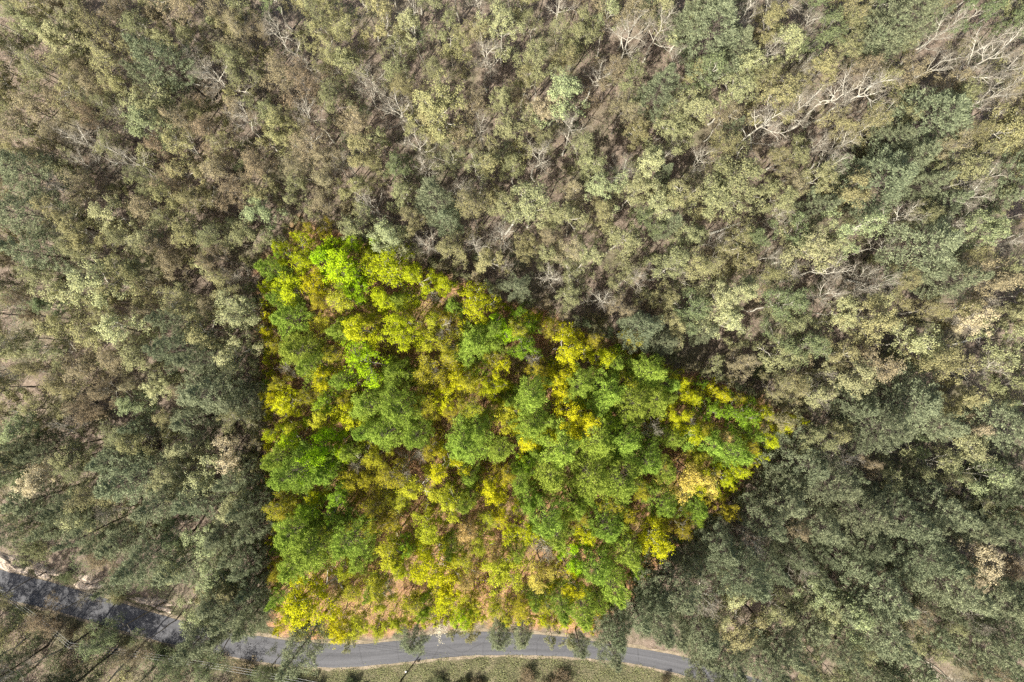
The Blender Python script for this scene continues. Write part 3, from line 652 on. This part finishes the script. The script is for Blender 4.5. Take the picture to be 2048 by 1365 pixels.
scatter('woody_brush', 90000, (-150, -120, 2200, 1440), .6, .5, TWIG_PALE, lambda x, y: not on_road(x, y, 14) and not (560 < x < 1450 and y > 1290), 'grey brown dead brush and fallen twigs all over the forest floor', 'brush', 3, .07)
scatter('verge_grass', 24000, (540, 1300, 1480, 1400), .12, .2, LM['olive'], lambda x, y: y > road_y(x)[1] + 5 and sn(x * 4, y * 5) > -.2, 'short olive grass growing on the strip below the road', 'grass', 5)

def log(px, py, ang, Ln, seed, lab):
    g = np.random.default_rng(seed); b = MB(); x, y = ground(px, py)
    Q, d = limb((0, 0, .22), (1, 0, 0), Ln, g, 7, 0, .06); Q[:, 2] = .24 + .1 * np.arange(7) * .2; b.tube(Q, np.linspace(.24, .06, 7), 7)
    root = bpy.data.objects.new('fallen_tree', None); link(root, label=lab, category='fallen tree', group='fallen trees')
    root.location = (x, y, float(terrain(x, y))); root.rotation_euler = (0, 0, ang)
    t = bpy.data.objects.new('trunk', b.mesh('fallen_trunk', [BARK_PALE])); C.objects.link(t); t.parent = root
    for i in range(5):
        c = MB(); k = 2 + i % 5; Q2, d2 = limb(Q[k], (.6, .8 * (-1) ** i, .35), Ln * .22, g, 4, -.05, .2); c.tube(Q2, [.06, .04, .03, .015], 4)
        o = bpy.data.objects.new('limb', c.mesh('fallen_limb', [BARK_PALE])); C.objects.link(o); o.parent = root
log(1420, 468, .25, 9, 1, 'pale fallen tree lying in the brown gap beside the widest olive crown')
log(1010, 470, .9, 7, 2, 'grey fallen tree on leaf litter near the spidery bare tree')
log(1690, 560, -.1, 8, 3, 'long white fallen tree among pale crowns in the muted woods')
log(690, 1180, 2.2, 5, 4, 'short fallen tree inside the bright plot above the road')
log(1900, 690, .3, 8, 5, 'grey fallen tree at the edge of the dark gap')

# ------------------------------------------------------------------ utility poles and wires
POLE = noise_mat('pole_wood', [(.06, .05, .04), (.12, .10, .085)], [2, 12], bump=.3)[0]
def plain(name, c, r=.5, metal=0):
    m, n, N = new_mat(name); b = N('ShaderNodeBsdfPrincipled'); b.inputs['Base Color'].default_value = (*c, 1); b.inputs['Roughness'].default_value = r; b.inputs['Metallic'].default_value = metal
    nz = N('ShaderNodeTexNoise'); nz.inputs['Scale'].default_value = 8; bu = N('ShaderNodeBump'); bu.inputs['Strength'].default_value = .1
    n.links.new(nz.outputs[0], bu.inputs['Height']); n.links.new(bu.outputs[0], b.inputs['Normal'])
    o = N('ShaderNodeOutputMaterial'); n.links.new(b.outputs[0], o.inputs[0]); return m
WIREM = plain('wire_aluminium', (.55, .55, .53), .5); GREY = plain('transformer_paint', (.35, .36, .37), .5); CER = plain('insulator_ceramic', (.6, .58, .55), .3)
def upole(px, py, H, lab, trans=False):
    x, y = ground(px, py); root = bpy.data.objects.new('utility_pole', None)
    link(root, label=lab, category='utility pole', group='utility poles along the road'); root.location = (x, y, 0); root.rotation_euler = (0, 0, 1.25)
    def part(nm, b, m):
        o = bpy.data.objects.new(nm, b.mesh(nm, [m])); C.objects.link(o); o.parent = root; return o
    b = MB(); b.tube([(0, 0, -.3), (0, 0, H * .5), (0, 0, H - .02), (0, 0, H)], [.17, .14, .11, .001], 12); part('pole', b, POLE)
    b = MB(); b.tube([(-.66, .16, H - .6), (-.65, .16, H - .6), (.65, .16, H - .6), (.66, .16, H - .6)], [.01, .07, .07, .01], 4); part('crossarm', b, POLE)
    pts = []
    for q in (-.42, 0, .42):
        b = MB(); b.tube([(q, .16, H - .55), (q, .16, H - .5), (q, .16, H - .42), (q, .16, H - .34)], [.03, .06, .04, .005], 8); part('insulator', b, CER)
        pts.append(Vector((x + q * cos(1.25) - .16 * sin(1.25), y + q * sin(1.25) + .16 * cos(1.25), H - .36)))
    if trans:
        b = MB(); b.tube([(-.01, -.42, H - 2.4), (0, -.42, H - 2.39), (0, -.42, H - 1.52), (0, -.42, H - 1.5)], [.02, .27, .27, .02], 14); part('transformer', b, GREY)
    return pts
pC = upole(-95, 1052, 8.6, 'wooden utility pole above the road past the pale earth bank')
pA = upole(198, 1252, 8.2, 'wooden utility pole on the lower verge by the shadowed road')
pB = upole(803, 1360, 7.6, 'dark wooden utility pole with transformer on the grass verge', True)
pD = upole(1470, 1420, 8.6, 'wooden utility pole past the road bend under the pines')
def wires(a, c, lab, sag=1.3):
    for i, (p, q) in enumerate(zip(a, c)):
        P = []
        for t in np.linspace(0, 1, 25):
            v = p.lerp(q, t); P.append((v.x, v.y, v.z - sag * 4 * t * (1 - t)))
        b = MB(); b.tube(P, np.full(25, .017), 4)
        link(bpy.data.objects.new('overhead_wire', b.mesh('overhead_wire', [WIREM])), label=lab.format(['upper', 'middle', 'lower'][2 - i]), category='wire', group='overhead wires')
wires(pC, pA, '{} wire crossing the shadowed road from the pale bank side')
wires(pA, pB, '{} wire running along the verge toward the transformer pole')
wires(pB, pD, '{} wire leaving the transformer pole toward the road bend')

# white stone on the verge
b = MB(); g = np.random.default_rng(3); n = 10; V = []
for r, z in ((.02, .22), (.14, .19), (.2, .1), (.19, 0)):
    for k in range(n): V.append((r * cos(k * .628) * g.uniform(.85, 1.15), r * sin(k * .628) * g.uniform(.85, 1.15), z))
b.add(V, [(i * n + k, i * n + (k + 1) % n, (i + 1) * n + (k + 1) % n, (i + 1) * n + k) for i in range(3) for k in range(n)])
me = b.mesh('stone', [noise_mat('white_stone', [(.6, .58, .52), (.8, .78, .72)], [4])[0]]); smooth(me)
o = link(bpy.data.objects.new('stone', me), label='small white stone on the grass verge beside the pole', category='stone')
x, y = ground(812, 1343); o.location = (x, y, .05)
print('INVIEW', cnt, 'DUP', DUP, [o['label'] for o in C.objects if 'label' in o][::97])
print('TREES', len(trees), {k: sum(t['kind'] == k for t in trees) for k in VAR})
